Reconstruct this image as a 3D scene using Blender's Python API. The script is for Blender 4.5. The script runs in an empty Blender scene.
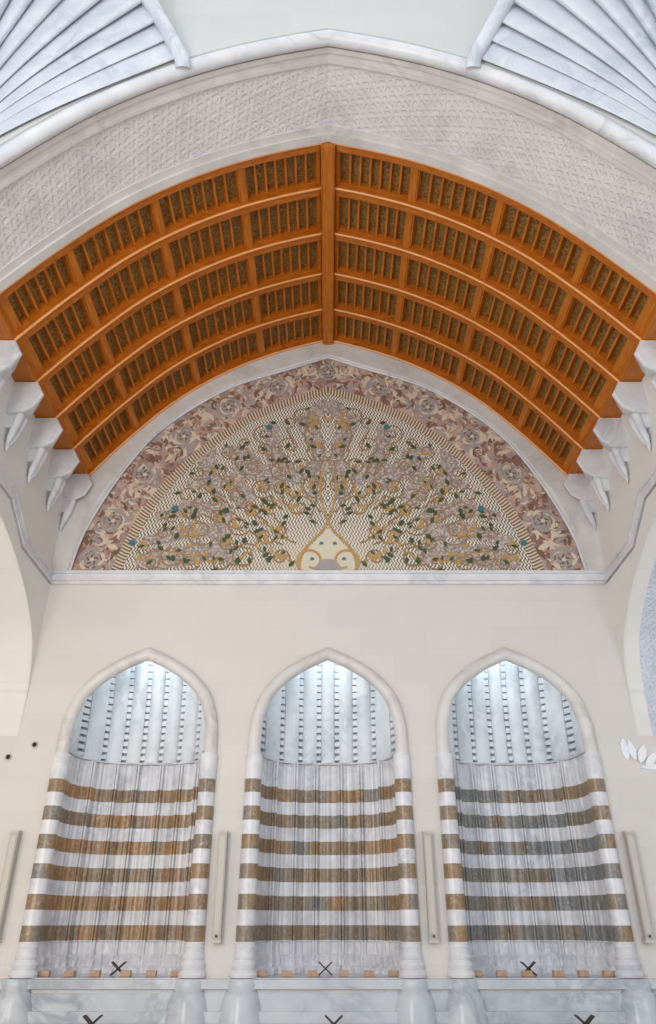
import bpy, bmesh, math, random
from mathutils import Vector, noise
random.seed(7)
C = bpy.context.scene.collection
PI = math.pi
EZ = 1.70                      # eye height above the floor; all heights below are given from the eye

# ------------------------------------------------------------------ helpers
def lin(r, g, b):
    f = lambda c: (c/255)/12.92 if c/255 <= .04045 else ((c/255+.055)/1.055)**2.4
    return (f(r), f(g), f(b), 1)

class MB:
    """collects polygons, then links them as ONE mesh object"""
    def __init__(s): s.v = []; s.f = []; s.uv = []; s.m = []; s.mi = 0
    def add(s, vs, fs, uvs=None):
        o = len(s.v); s.v += [tuple(v) for v in vs]
        s.uv += list(uvs) if uvs else [(v[0], v[2]) for v in vs]
        for f in fs: s.f.append(tuple(o+i for i in f)); s.m.append(s.mi)
    def box(s, x0, x1, y0, y1, z0, z1):
        vs = [(x, y, z) for z in (z0, z1) for y in (y0, y1) for x in (x0, x1)]
        s.add(vs, [(0,2,3,1),(4,5,7,6),(0,1,5,4),(2,6,7,3),(0,4,6,2),(1,3,7,5)])
    def hexa(s, p):            # 8 corners, bottom ring then top ring
        s.add(p, [(3,2,1,0),(4,5,6,7),(0,1,5,4),(1,2,6,5),(2,3,7,6),(3,0,4,7)])
    def grid(s, rows, uvrows=None, close=False):
        n = len(rows[0]); vs = [p for r in rows for p in r]
        uv = [p for r in uvrows for p in r] if uvrows else None
        fs = []
        for i in range(len(rows)-1):
            for j in range(n-1 if not close else n):
                k = (j+1) % n
                fs.append((i*n+j, i*n+k, (i+1)*n+k, (i+1)*n+j))
        s.add(vs, fs, uv)
    def lathe(s, cx, cy, prof, n=24, cap=True):
        rows = [[(cx+r*math.cos(2*PI*k/n), cy+r*math.sin(2*PI*k/n), z) for k in range(n)] for r, z in prof]
        s.grid(rows, close=True)
        if cap:
            o = len(s.v)-n; s.f.append(tuple(range(o, o+n))); s.m.append(s.mi)
            o = len(s.v)-n*len(prof); s.f.append(tuple(reversed(range(o, o+n)))); s.m.append(s.mi)
    def tube(s, pts, rad, n=12, up=Vector((0,1,0)), cap=True):
        rows = []; pts = [Vector(p) for p in pts]
        for i, p in enumerate(pts):
            a = pts[max(i-1, 0)]; b = pts[min(i+1, len(pts)-1)]
            t = (b-a).normalized(); u = up - t*up.dot(t); u.normalize(); w = t.cross(u)
            r = rad[i] if isinstance(rad, (list, tuple)) else rad
            if 0 < i < len(pts)-1:            # mitre
                c = (pts[i]-a).normalized().dot((b-pts[i]).normalized()); k = 1/max(.6, math.sqrt(max(.05, (1+c)/2)))
            else: k = 1
            rows.append([p + u*(r*math.cos(2*PI*j/n)) + w*(r*k*math.sin(2*PI*j/n)) for j in range(n)])
        s.grid(rows, close=True)
        if cap:
            o = len(s.v)-n; s.f.append(tuple(range(o, o+n))); s.m.append(s.mi)
            o = len(s.v)-n*len(rows); s.f.append(tuple(reversed(range(o, o+n)))); s.m.append(s.mi)
    def poly(s, pts): s.add(pts, [tuple(range(len(pts)))])
    def build(s, name, mats, parent=None, smooth=False, fix=True):
        if not isinstance(mats, (list, tuple)): mats = [mats]
        root = parent; ox = Vector((0, 0, 0))
        while root is not None: ox = ox + Vector(root.location); root = root.parent
        me = bpy.data.meshes.new(name)
        me.from_pydata([(v[0]-ox[0], v[1]-ox[1], v[2]+EZ-ox[2]) for v in s.v], [], s.f)
        for m in mats: me.materials.append(m)
        uvl = me.uv_layers.new(name='UVMap')
        for i, l in enumerate(me.loops): uvl.data[i].uv = s.uv[l.vertex_index]
        for i, p in enumerate(me.polygons):
            p.material_index = s.m[i]; p.use_smooth = bool(smooth)
        if fix:
            bm = bmesh.new(); bm.from_mesh(me); bmesh.ops.recalc_face_normals(bm, faces=bm.faces); bm.to_mesh(me); bm.free()
        if smooth and smooth is not True: me.set_sharp_from_angle(angle=math.radians(smooth))
        o = bpy.data.objects.new(name, me); C.objects.link(o); o.parent = parent
        return o

def tag(o, label, cat, group=None):
    o['label'] = label; o['category'] = cat
    if group: o['group'] = group
    return o
def thing(name, loc, label, cat, group=None):
    o = bpy.data.objects.new(name, None); C.objects.link(o); o.empty_display_size = .1
    o.location = (loc[0], loc[1], loc[2]+EZ)
    return tag(o, label, cat, group)
def struct(o): o['kind'] = 'structure'; return o
def relabel(o, label): o['label'] = label
def copy_tree(o, parent=None):
    c = o.copy(); C.objects.link(c); c.parent = parent
    for ch in [x for x in C.objects if x.parent == o]: copy_tree(ch, c)
    return c
def plate(name, splines, lo, hi, to3, mat, parent=None):
    """flat slab with holes; splines are closed 2D outlines (first the outside), to3 maps (a, b, depth) to space"""
    cu = bpy.data.curves.new('outline', 'CURVE'); cu.dimensions = '2D'; cu.fill_mode = 'BOTH'
    for pts in splines:
        sp = cu.splines.new('POLY'); sp.points.add(len(pts)-1); sp.use_cyclic_u = True
        for i, p in enumerate(pts): sp.points[i].co = (p[0], p[1], 0, 1)
    cu.extrude = .5
    ob = bpy.data.objects.new('outline', cu); C.objects.link(ob)
    dg = bpy.context.evaluated_depsgraph_get(); me = bpy.data.meshes.new_from_object(ob.evaluated_get(dg))
    mb = MB(); vs = [v.co for v in me.vertices]
    mb.add([to3(v[0], v[1], lo+(hi-lo)*(v[2]+.5)) for v in vs], [tuple(p.vertices) for p in me.polygons], [(v[0], v[1]) for v in vs])
    bpy.data.objects.remove(ob); bpy.data.curves.remove(cu); bpy.data.meshes.remove(me)
    return mb.build(name, mat, parent)
def cat(pts, n=8):             # Catmull-Rom through 2D points
    out = []
    P = [tuple(2*a-b for a, b in zip(pts[0], pts[1]))]+list(pts)+[tuple(2*a-b for a, b in zip(pts[-1], pts[-2]))]
    for i in range(1, len(P)-2):
        for k in range(n):
            t = k/n
            out.append(tuple(.5*(2*P[i][d]+(P[i+1][d]-P[i-1][d])*t+(2*P[i-1][d]-5*P[i][d]+4*P[i+1][d]-P[i+2][d])*t*t
                       + (3*P[i][d]-P[i-1][d]-3*P[i+1][d]+P[i+2][d])*t**3) for d in range(len(pts[0]))))
    out.append(tuple(pts[-1])); return out

# ------------------------------------------------------------------ materials
class NT:
    def __init__(s, name, rough=.6, spec=.4):
        s.mat = bpy.data.materials.new(name); s.mat.use_nodes = True; s.t = s.mat.node_tree
        s.b = s.t.nodes['Principled BSDF']; s.b.inputs['Roughness'].default_value = rough
        s.b.inputs['Specular IOR Level'].default_value = spec
        s.co = s.n('ShaderNodeNewGeometry').outputs['Position']
    def n(s, k, **kw):
        o = s.t.nodes.new(k)
        for a, b in kw.items(): setattr(o, a, b)
        return o
    def link(s, a, b): s.t.links.new(a, b)
    def val(s, sock, v):
        if hasattr(v, 'links'): s.link(v, sock)
        else: sock.default_value = v
    def math(s, op, a, b=0, c=0):
        o = s.n('ShaderNodeMath', operation=op); s.val(o.inputs[0], a); s.val(o.inputs[1], b); s.val(o.inputs[2], c); return o.outputs[0]
    def sep(s, v): o = s.n('ShaderNodeSeparateXYZ'); s.link(v, o.inputs[0]); return o.outputs
    def comb(s, x, y, z=0):
        o = s.n('ShaderNodeCombineXYZ'); s.val(o.inputs[0], x); s.val(o.inputs[1], y); s.val(o.inputs[2], z); return o.outputs[0]
    def noise(s, scale, detail=3, dist=0, vec=None, rough=.5):
        o = s.n('ShaderNodeTexNoise'); s.link(vec or s.co, o.inputs['Vector'])
        o.inputs['Scale'].default_value = scale; o.inputs['Detail'].default_value = detail
        o.inputs['Distortion'].default_value = dist; o.inputs['Roughness'].default_value = rough; return o.outputs['Fac']
    def vor(s, scale, vec=None, feature='F1', out='Color'):
        o = s.n('ShaderNodeTexVoronoi', feature=feature); s.link(vec or s.co, o.inputs['Vector']); o.inputs['Scale'].default_value = scale; return o.outputs[out]
    def ramp(s, f, stops, interp='LINEAR'):
        o = s.n('ShaderNodeValToRGB'); s.link(f, o.inputs[0]); cr = o.color_ramp; cr.interpolation = interp
        while len(cr.elements) < len(stops): cr.elements.new(.5)
        for e, (p, c) in zip(cr.elements, stops): e.position = p; e.color = c if len(c) == 4 else (*c, 1)
        return o.outputs[0]
    def mix(s, f, a, b, mode='MIX'):
        o = s.n('ShaderNodeMix', data_type='RGBA', blend_type=mode); s.val(o.inputs[0], f); s.val(o.inputs[6], a); s.val(o.inputs[7], b); return o.outputs[2]
    def bump(s, h, strength=.3, dist=.01):
        o = s.n('ShaderNodeBump'); s.link(h, o.inputs['Height']); o.inputs['Strength'].default_value = strength
        o.inputs['Distance'].default_value = dist; s.link(o.outputs[0], s.b.inputs['Normal'])
    def out(s, c): s.val(s.b.inputs['Base Color'], c); return s.mat
BW = [(0, (0,0,0,1)), (1, (1,1,1,1))]

def veins(t, base, vein, scale=1.5, amt=.55, w=.09):
    a = t.noise(scale, 6, 1.2, rough=.6)
    d = t.math('ABSOLUTE', t.math('SUBTRACT', a, .5))
    m = t.ramp(d, [(0, (1,1,1,1)), (w, (0,0,0,1))])
    patch = t.ramp(t.noise(scale*.8, 2), [(.42, (0,0,0,1)), (.62, (1,1,1,1))])
    k = t.math('MULTIPLY', t.math('MULTIPLY', m, patch), amt)
    cloud = t.ramp(t.noise(scale*2.2, 5, .6), [(.3, (0,0,0,1)), (.75, (1,1,1,1))])
    c = t.mix(t.math('MULTIPLY', cloud, .35), base, vein)
    return t.mix(k, c, vein)
def marble(name, base, vein, scale=1.5, rough=.32, amt=.55, joints=None):
    t = NT(name, rough); c = veins(t, base, vein, scale, amt)
    if joints:
        x, y, z = t.sep(t.co)
        u = {'x': x, 'y': y, 'z': z, 'xz': t.math('ADD', t.math('ABSOLUTE', x), t.math('MULTIPLY', z, -.9))}[joints[0]]
        f = t.math('FRACT', t.math('DIVIDE', u, joints[1]))
        m = t.math('LESS_THAN', f, .012/joints[1])
        blk = t.n('ShaderNodeTexWhiteNoise', noise_dimensions='1D'); t.link(t.math('FLOOR', t.math('DIVIDE', u, joints[1])), blk.inputs['W'])
        c = t.mix(t.math('MULTIPLY', blk.outputs['Value'], .22), c, vein)
        c = t.mix(t.math('MULTIPLY', m, .08), c, lin(140,140,145))
    t.bump(t.noise(60, 3), .05, .004)
    return t.out(c)
def ashlar(name, base, alt, plane):
    t = NT(name, .75, .25); x, y, z = t.sep(t.co)
    v = t.comb({'x': x, 'y': y}[plane], z)
    br = t.n('ShaderNodeTexBrick'); t.link(v, br.inputs['Vector'])
    br.inputs['Scale'].default_value = 1; br.inputs['Brick Width'].default_value = .95; br.inputs['Row Height'].default_value = .42
    br.inputs['Mortar Size'].default_value = .003; br.inputs['Mortar Smooth'].default_value = .3; br.inputs['Bias'].default_value = 0
    br.inputs['Color1'].default_value = base; br.inputs['Color2'].default_value = alt
    br.inputs['Mortar'].default_value = tuple(c*.9 for c in base[:3])+(1,)
    c = t.mix(t.math('MULTIPLY', t.noise(2.2, 4), .35), br.outputs['Color'], tuple(c*.86 for c in alt[:3])+(1,))
    t.bump(t.noise(35, 4), .06, .004)
    return t.out(c)
def carved(name, base, vein, p=.17, strength=.55, lo=.12, hi=.88):
    t = NT(name, .5); uvn = t.n('ShaderNodeUVMap'); u, v, _ = t.sep(uvn.outputs[0])
    F = []
    for k in range(3):
        a = PI*k/3+.26
        d = t.math('ADD', t.math('MULTIPLY', u, math.cos(a)), t.math('MULTIPLY', v, math.sin(a)))
        F.append(t.math('ABSOLUTE', t.math('SUBTRACT', t.math('FRACT', t.math('DIVIDE', d, p)), .5)))      # .5 at the lattice lines
    h = None
    for k in range(3):
        line = t.ramp(t.math('ABSOLUTE', t.math('SUBTRACT', F[k], .30)), [(.06, (1,1,1,1)), (.12, (0,0,0,1))])
        q = line
        h = q if h is None else t.math('MAXIMUM', h, q)
    st = h
    # the relief field has a plain margin on both sides (v runs 0..1 across the band in the third of the uv scale)
    c = veins(t, base, vein, 1.6, .5)
    t.bump(st, strength, .02)
    return t.out(c)
def banded(name, warm):
    """white marble courses alternating with brown and grey courses, by height"""
    t = NT(name, .28, .5); x, y, z = t.sep(t.co)
    zz = t.math('SUBTRACT', 1.635+EZ, z)                     # 0 at the top of the highest brown course
    f = t.math('FRACT', t.math('DIVIDE', zz, .334))
    inb = t.math('LESS_THAN', f, .5)
    rng = t.math('MULTIPLY', t.math('GREATER_THAN', zz, 0), t.math('LESS_THAN', zz, .334*5+.17))
    band = t.math('MULTIPLY', inb, rng)
    white = veins(t, lin(228,228,232), lin(160,162,170), 2.6, .5)
    cell = t.n('ShaderNodeTexWhiteNoise', noise_dimensions='2D')
    t.link(t.comb(t.math('FLOOR', t.math('DIVIDE', x, .25)), t.math('FLOOR', t.math('DIVIDE', zz, .334))), cell.inputs['Vector'])
    k = t.math('ADD', t.math('ADD', t.math('MULTIPLY', cell.outputs['Value'], .45), t.math('MULTIPLY', t.noise(3.5, 3), .5)), warm)
    brown = t.ramp(k, [(.28, lin(134,138,140)), (.5, lin(142,130,114)), (.74, lin(156,128,96)), (.98, lin(180,140,96))])
    vv = t.comb(t.math('MULTIPLY', x, 1.3), t.math('MULTIPLY', y, 1.3), z)
    dk = t.ramp(t.noise(11, 6, 1.8, vec=vv, rough=.7), [(.44, (0,0,0,1)), (.60, (1,1,1,1))])
    brown = t.mix(t.math('MULTIPLY', dk, .5), brown, lin(88,72,60))
    lt = t.ramp(t.noise(9, 5, 2.0, vec=vv), [(.60, (0,0,0,1)), (.70, (1,1,1,1))])
    brown = t.mix(t.math('MULTIPLY', lt, .45), brown, lin(214,198,178))
    e = t.math('LESS_THAN', t.math('ABSOLUTE', t.math('SUBTRACT', f, .5)), .012)
    return t.out(t.mix(t.math('MULTIPLY', t.math('MULTIPLY', e, rng), .3), t.mix(band, white, brown), lin(120,110,100)))
def wood(name, a, b, rough=.38, axis='x'):
    t = NT(name, rough, .45); x, y, z = t.sep(t.co)
    v = t.comb(t.math('MULTIPLY', x, 3 if axis == 'x' else 22), t.math('MULTIPLY', y, 22 if axis == 'x' else 2.5), t.math('MULTIPLY', z, 8))
    g = t.noise(1.3, 5, .8, vec=v); c = t.mix(t.ramp(g, [(.3, (0,0,0,1)), (.7, (1,1,1,1))]), a, b)
    return t.out(c)
def plain(name, col, rough=.6, var=.15, scale=40, metal=0):
    t = NT(name, rough); t.b.inputs['Metallic'].default_value = metal
    c = t.mix(t.math('MULTIPLY', t.noise(scale, 3), var*2), col, tuple(x*.55 for x in col[:3])+(1,))
    return t.out(c)
def tesserae(name, cols, scale=28, rough=.5):
    """stone chips: every cell takes one of the given colours"""
    t = NT(name, rough); vc = t.vor(scale); r = t.sep(vc)[0]
    n = len(cols); c = t.ramp(r, [(i/n, k) for i, k in enumerate(cols)], 'CONSTANT')
    return t.out(c)

M_wall = ashlar('limestone_wall', lin(224,219,214), lin(219,214,209), 'x')
M_side = ashlar('limestone_side', lin(236,233,229), lin(231,228,224), 'y')  # base colour lightened to offset shading on the side walls
M_marble = marble('white_marble', lin(230,230,233), lin(168,172,180), 1.7)
M_marblej = marble('white_marble_blocks', lin(226,224,222), lin(182,176,170), 1.4, .35, .5, ('xz', .62))
M_trim = marble('grey_veined_marble', lin(230,230,232), lin(184,187,194), 2.2, .35, .5)
M_shell = marble('blue_veined_marble', lin(226,230,237), lin(166,176,190), 1.3, .3, .5)
M_upper = ashlar('pale_limestone', lin(216,217,215), lin(211,212,211), 'x')
M_grey = marble('grey_marble', lin(206,210,214), lin(140,148,158), 1.2, .22, .7)
M_carved = carved('carved_marble', lin(228,226,226), lin(190,188,190), .19, .5)
M_carved2 = carved('carved_blue_marble', lin(214,220,230), lin(170,178,194), .17, .6)
M_band = [banded('striped_marble_warm', .30), banded('striped_marble', .15), banded('striped_marble_cool', -.06)]
M_bandc = banded('striped_column_marble', .12)
M_woodx = wood('orange_teak', lin(196,112,28), lin(166,86,16), .34, 'x')
M_woody = wood('orange_teak_lengthwise', lin(200,120,30), lin(172,92,18), .36, 'y')
M_bead = wood('teak_edge_highlight', lin(244,176,112), lin(230,158,92), .2, 'x')  # lighter wood colour paints the highlight along the rib edges
def gold_panel():
    t = NT('gold_brown_panel', .45); v = t.vor(42, out='Distance')
    c = t.mix(t.ramp(t.noise(30, 3), [(.35, (0,0,0,1)), (.65, (1,1,1,1))]), lin(160,120,58), lin(100,70,30))
    t.bump(v, .4, .01); return t.out(c)
M_panel = gold_panel()
M_dark = plain('dark_wood', lin(58,38,28), .5, .3)
M_white = plain('white_reflection', lin(240,242,246), .4, .02)  # white of the modelled reflection
M_grip = plain('dark_hole', lin(25,25,25), .6, .1)
M_speaker = plain('pale_grey_painted_metal', lin(184,178,168), .45, .05)
M_spk_end = plain('light_end_cap', lin(200,195,186), .5, .05)
M_tan = marble('tan_stone', lin(202,168,142), lin(150,116,92), 9, .5, .5)
M_niche_w = marble('hood_marble', lin(226,229,233), lin(170,176,186), 2.0, .35, .5)
M_floor = marble('floor_marble', lin(215,212,206), lin(170,168,168), .8, .2, .5)
# mosaic stones
def field():
    t = NT('wave_pattern_mosaic', .5); x, y, z = t.sep(t.co)
    z = t.math('SUBTRACT', z, EZ)
    ax = t.math('ABSOLUTE', x)
    r = t.math('SQRT', t.math('ADD', t.math('MULTIPLY', x, x), t.math('MULTIPLY', t.math('SUBTRACT', z, 4.2), t.math('SUBTRACT', z, 4.2))))
    tilt = t.math('ADD', z, t.math('MULTIPLY', ax, .22))
    wav = t.math('MULTIPLY', t.math('SINE', t.math('MULTIPLY', tilt, 2*PI/.105)), .016)
    st = t.math('SINE', t.math('MULTIPLY', t.math('ADD', t.math('ADD', ax, t.math('MULTIPLY', z, .10)), wav), 2*PI/.05))
    dk = t.ramp(st, [(.10, (0,0,0,1)), (.40, (1,1,1,1))])
    dark = t.mix(t.ramp(t.noise(1.2, 2), [(.4, (0,0,0,1)), (.6, (1,1,1,1))]), lin(98,93,87), lin(120,108,98))
    c = t.mix(dk, lin(226,218,202), dark)
    plainc = t.ramp(t.math('DIVIDE', r, 3.4), [(.10, (1,1,1,1)), (.42, (0,0,0,1))])
    plainc = t.math('MULTIPLY', plainc, t.ramp(t.noise(2.5, 2), [(.3, (.5,.5,.5,1)), (.6, (1,1,1,1))]))
    c = t.mix(plainc, c, lin(218,206,182))
    return t.out(c)
M_field = field()
M_border = tesserae('floral_border_mosaic', [lin(166,142,132), lin(200,176,160), lin(216,200,182), lin(146,112,100), lin(184,164,156), lin(172,156,154), lin(206,184,166), lin(160,132,124)], 6.5)
M_mauve = tesserae('mauve_mosaic', [lin(160,144,138), lin(184,170,160), lin(140,126,120), lin(206,194,180), lin(156,146,142)], 42)
M_cream = plain('cream_inlay', lin(226,208,184), .5, .12)
M_heart = plain('pale_ground_inlay', lin(222,214,190), .5, .1)
M_pink = plain('pink_inlay', lin(200,164,146), .5, .2)
M_terra = plain('terracotta_inlay', lin(154,108,90), .5, .2)
M_mgrey = plain('grey_inlay', lin(176,168,164), .5, .25)
M_brown = plain('brown_inlay', lin(128,104,82), .5, .2)
M_gold = plain('ochre_inlay', lin(196,156,92), .45, .2)
M_vine = plain('vine_inlay', lin(160,128,86), .5, .2)
M_green = plain('green_inlay', lin(74,88,60), .5, .25)
M_teal = plain('teal_inlay', lin(70,128,140), .4, .2)

# ------------------------------------------------------------------ vault profile
half = cat([(0,9.27),(.55,9.10),(1.1,8.885),(1.65,8.60),(2.2,8.23),(2.7,7.80),(3.15,7.30),(3.55,6.80),(3.93,6.28)], 12)
S = [0]
for a, b in zip(half, half[1:]): S.append(S[-1]+math.hypot(b[0]-a[0], b[1]-a[1]))
L = S[-1]
def prof(s, n=0):
    """point on the right half of the vault at arc length s, moved n outwards"""
    s = max(0, min(L, s)); i = 0
    while i < len(S)-2 and S[i+1] < s: i += 1
    k = (s-S[i])/(S[i+1]-S[i]); a, b = half[i], half[i+1]
    c0, c1 = half[max(i-1, 0)], half[min(i+2, len(half)-1)]
    ta = Vector((b[0]-c0[0], b[1]-c0[1])).normalized(); tb = Vector((c1[0]-a[0], c1[1]-a[1])).normalized()
    t = (ta*(1-k)+tb*k).normalized()
    x, z = a[0]+(b[0]-a[0])*k, a[1]+(b[1]-a[1])*k
    nx, nz = -t[1], t[0]
    if s < .001: nx, nz = 0, 1.05
    return x+nx*n, z+nz*n
def s_at(x):
    for i in range(len(half)-1):
        if half[i+1][0] >= x: return S[i]+(S[i+1]-S[i])*(x-half[i][0])/(half[i+1][0]-half[i][0])
    return L
def arc_box(mb, sg, s0, s1, y0, y1, n0, n1, step=.16):
    k = max(1, int((s1-s0)/step)); rows = []; uv = []
    for i in range(k+1):
        s = s0+(s1-s0)*i/k
        a = prof(s, n0); b = prof(s, n1)
        rows.append([(sg*a[0], y0, a[1]), (sg*a[0], y1, a[1]), (sg*b[0], y1, b[1]), (sg*b[0], y0, b[1])]); uv.append([(sg*s, y0), (sg*s, y1), (sg*s, y1), (sg*s, y0)])
    o = len(mb.v); mb.grid(rows, uv, close=True)
    mb.f.append((o, o+1, o+2, o+3)); mb.m.append(mb.mi); o = len(mb.v)-4; mb.f.append((o+3, o+2, o+1, o)); mb.m.append(mb.mi)

# ------------------------------------------------------------------ the setting
mb = MB(); mb.box(-9, 9, -9, 12.5, -EZ-.1, -EZ); struct(mb.build('floor', M_floor))
NX = [-2.575, 0.0, 2.54]           # centres of the three niches
def niche_outline(r=0, foot=-.56):
    """right half of the arched opening, grown by r"""
    h = cat([(.905+r, 1.95), (.895+r, 2.28), (.858+r*.98, 2.50), (.765+r*.9, 2.715+r*.45), (.575+r*.6, 2.93+r*.75), (.30+r*.35, 3.115+r*.9), (0, 3.25+r*1.08)], 7)
    return h
def niche_loop(cx, r=0, foot=-.56):
    h = niche_outline(r); pts = [(.90+r, foot)]+h
    return [(cx+x, z) for x, z in pts]+[(cx-x, z) for x, z in reversed(pts[:-1])]
toXZ = lambda a, b, d: (a, d, b)
o = plate('wall_back', [[(-8,-EZ),(8,-EZ),(8,4.55),(4.25,4.55),(4.25,9.6),(-4.25,9.6),(-4.25,4.55),(-8,4.55)]]+[niche_loop(c, .04) for c in NX], 10.0, 10.06, toXZ, M_wall)
struct(o)
# side walls above the big side arches
sa = cat([(9.998,2.2),(9.98,2.75),(9.90,3.2),(9.68,3.6),(9.15,4.03),(8.55,4.34),(8.0,4.54),(7.2,4.75),(6.6,4.88)], 8)
sa = sa+[(13.2-y, z) for y, z in reversed(sa[:-1])]
for sg, nm in ((-1, 'wall_left'), (1, 'wall_right')):
    o = plate(nm, [[(10.0, 2.2)]+[(y, z) for y, z in sa]+[(3.0,2.2),(3.0,6.6),(10.0,6.6)]], 4.2, 4.215, lambda a, b, d, g=sg: (g*d, a, b), M_side)
    struct(o)
    mb = MB(); rows = []; uv = []; s = 0
    for i, (y, z) in enumerate(sa):
        if i: s += math.hypot(y-sa[i-1][0], z-sa[i-1][1])
        rows.append([(sg*x, y, z) for x in (4.21, 4.42)]); uv.append([(s, x) for x in (4.21, 4.42)])
    mb.grid(rows, uv)
    rows2 = [[(sg*x, r[0][1], r[0][2]) for x in (4.42, 5.7)] for r in rows]
    uv2 = [[(u[0][0], x) for x in (4.42, 5.7)] for u in uv]
    mb.mi = 1; mb.grid(rows2, uv2)
    o = mb.build('wall_reveal', [M_side, M_carved2 if sg > 0 else M_side], smooth=30); struct(o)
    o.name = 'wall_reveal_right' if sg > 0 else 'wall_reveal_left'
    # lateral bay shell
    mb = MB(); mb.box(*sorted((sg*7.9, sg*8)), 1, 10, -EZ, 4.6); struct(mb.build('wall_far_right' if sg > 0 else 'wall_far_left', M_side))
    mb = MB(); mb.box(*sorted((sg*5.7, sg*8)), 1, 10, 4.9, 5.0); o = struct(mb.build('ceiling', M_marble)); o.name = 'ceiling_right' if sg > 0 else 'ceiling_left'
    # marble string course on the side wall: level, then stepping up round the arch
    mb = MB(); path = [(9.93,4.515),(8.82,4.535),(8.18,4.93),(5.0,4.95)]
    w = .085
    def side(i, d):
        p = Vector(path[i]); a = Vector(path[max(i-1,0)]); b = Vector(path[min(i+1,len(path)-1)])
        t = ((p-a).normalized() if i else Vector((0,0)))+((b-p).normalized() if i < len(path)-1 else Vector((0,0))); t.normalize()
        return p+Vector((t[1], -t[0]))*d
    for lo, hi, x0 in ((-w, w, 4.165), (w*.45, w, 4.14), (-w, -w*.6, 4.15)):
        rows = []
        for i in range(len(path)):
            a = side(i, lo); b = side(i, hi)
            rows.append([(sg*x0, a[0], a[1]), (sg*x0, b[0], b[1]), (sg*4.21, b[0], b[1]), (sg*4.21, a[0], a[1])])
        mb.grid(rows, close=True)
    o = struct(mb.build('trim_3' if sg > 0 else 'trim_2', M_trim))
# cornice across the end wall
mb = MB()
mb.box(-4.2, 4.2, 9.9, 10.01, 4.47, 4.60); mb.box(-4.2, 4.2, 9.87, 10.01, 4.575, 4.615); mb.box(-4.2, 4.2, 9.94, 10.01, 4.43, 4.47)
struct(mb.build('trim_1', M_trim))
# dome bay: front wall above the carved arch, and side walls behind the shells
Ta = [(-x, z) for x, z in [prof(L*i/24, .06) for i in range(24, 0, -1)]]+[(x, z) for x, z in [prof(L*i/24, .06) for i in range(25)]]
o = plate('wall_front', [[(-4.3, 5.9), ]+Ta+[(4.3, 5.9), (4.3, 13.5), (-4.3, 13.5)]], 4.62, 4.70, toXZ, M_upper); struct(o)
for sg in (-1, 1):
    mb = MB(); mb.box(*sorted((sg*4.3, sg*4.4)), -4, 4.72, 5.5, 13.5); o = mb.build('wall_dome_left' if sg < 0 else 'wall_dome_right', M_side); struct(o)
# outer skin over the vault so that no daylight comes through
mb = MB()
for sg in (-1, 1): arc_box(mb, sg, 0, L, 4.7, 10.05, .42, .5)
struct(mb.build('ceiling', M_marblej))

# ------------------------------------------------------------------ carved transverse arch
t = thing('carved_arch', (0, 5.3, 6.3), 'broad pointed white marble arch carved with geometric strapwork, in front of the wooden vault', 'arch')
mb = MB()
for sg in (-1, 1): arc_box(mb, sg, 0, L+.0, 4.98, 5.80, .015, .40, .12)
mb.build('carved_panel', M_carved, t, smooth=35)
mb = MB()
for sg in (-1, 1):
    arc_box(mb, sg, 0, L, 4.76, 4.98, .005, .40, .12); arc_box(mb, sg, 0, L, 4.80, 4.86, -.02, .1, .12); arc_box(mb, sg, 0, L, 5.80, 5.92, 0, .38, .12); arc_box(mb, sg, 0, L, 5.90, 6.015, -.03, .36, .12); arc_box(mb, sg, 0, L, 4.94, 4.98, -.03, .1, .12)
mb.build('plain_margin', M_marblej, t, smooth=35)
mb = MB()
pts = [(-prof(L*i/40, .0)[0], 4.70, prof(L*i/40, .0)[1]) for i in range(40, 0, -1)]+[(prof(L*i/40, .0)[0], 4.70, prof(L*i/40, .0)[1]) for i in range(41)]
mb.tube(pts, .085, 16)
mb.build('edge_moulding', M_marble, t, smooth=50)
# ------------------------------------------------------------------ shell squinches
def E3(tt):                    # rim of the shell from the front wall round to the side wall (right-hand side)
    P = [(1.70,4.60,8.56),(2.16,4.28,9.34),(2.80,3.62,10.15),(3.45,2.75,10.15),(4.00,2.15,9.42),(4.28,1.70,8.66)]
    q = cat(P, 12); k = tt*(len(q)-1); i = min(int(k), len(q)-2); k -= i
    return Vector([q[i][d]*(1-k)+q[i+1][d]*k for d in range(3)])
def shell(sg, nm, label):
    t = thing('shell_squinch', (sg*4.1, 4.5, 6.3), label, 'squinch', 'fluted shell squinches under the dome')
    A = Vector((4.05, 4.58, 6.35)); NT_, NS, ribs = 17*12, 26, 17
    rows = []
    for j in range(NS+1):
        s = j/NS; row = []
        for i in range(NT_+1):
            tt = i/NT_; e = E3(tt)
            out = Vector((.62*(1-tt), .62*tt, .78)).normalized()
            out = (out+Vector((.25, .25, .1))*math.sin(PI*tt)).normalized()
            ph = (tt*ribs) % 1
            fl = (4*ph*(1-ph))**.8
            amp = .24*s**.9*(.5+.5*min(1, 6*min(tt, 1-tt)+.2))
            p = A+(e-A)*s + out*((.17+.36*min(1, tt*(1-tt)*4.5))*math.sin(PI*s**.9)*(1-.25*s)) + out*(amp*(1-fl)) - out*(amp*.3)
            row.append((sg*p[0], min(p[1], 4.62), p[2]))
        rows.append(row)
    mb = MB(); mb.grid(rows); mb.build('fluted_shell', M_shell, t, smooth=60)
    mb = MB(); pts = [(sg*1.665, 4.64, 8.50)]
    for i in range(49):
        e = E3(i/48); pts.append((sg*(e[0]-.03), min(e[1]-.04, 4.58), e[2]+.02))
    mb.tube(pts, .085, 14, up=Vector((0, 0, 1)))
    mb.build('rim_moulding', M_shell, t, smooth=50)
shell(-1, 'left', 'white fluted marble shell squinch beside the arch at upper left')
shell(1, 'right', 'white fluted marble shell squinch beside the arch at upper right')

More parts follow.
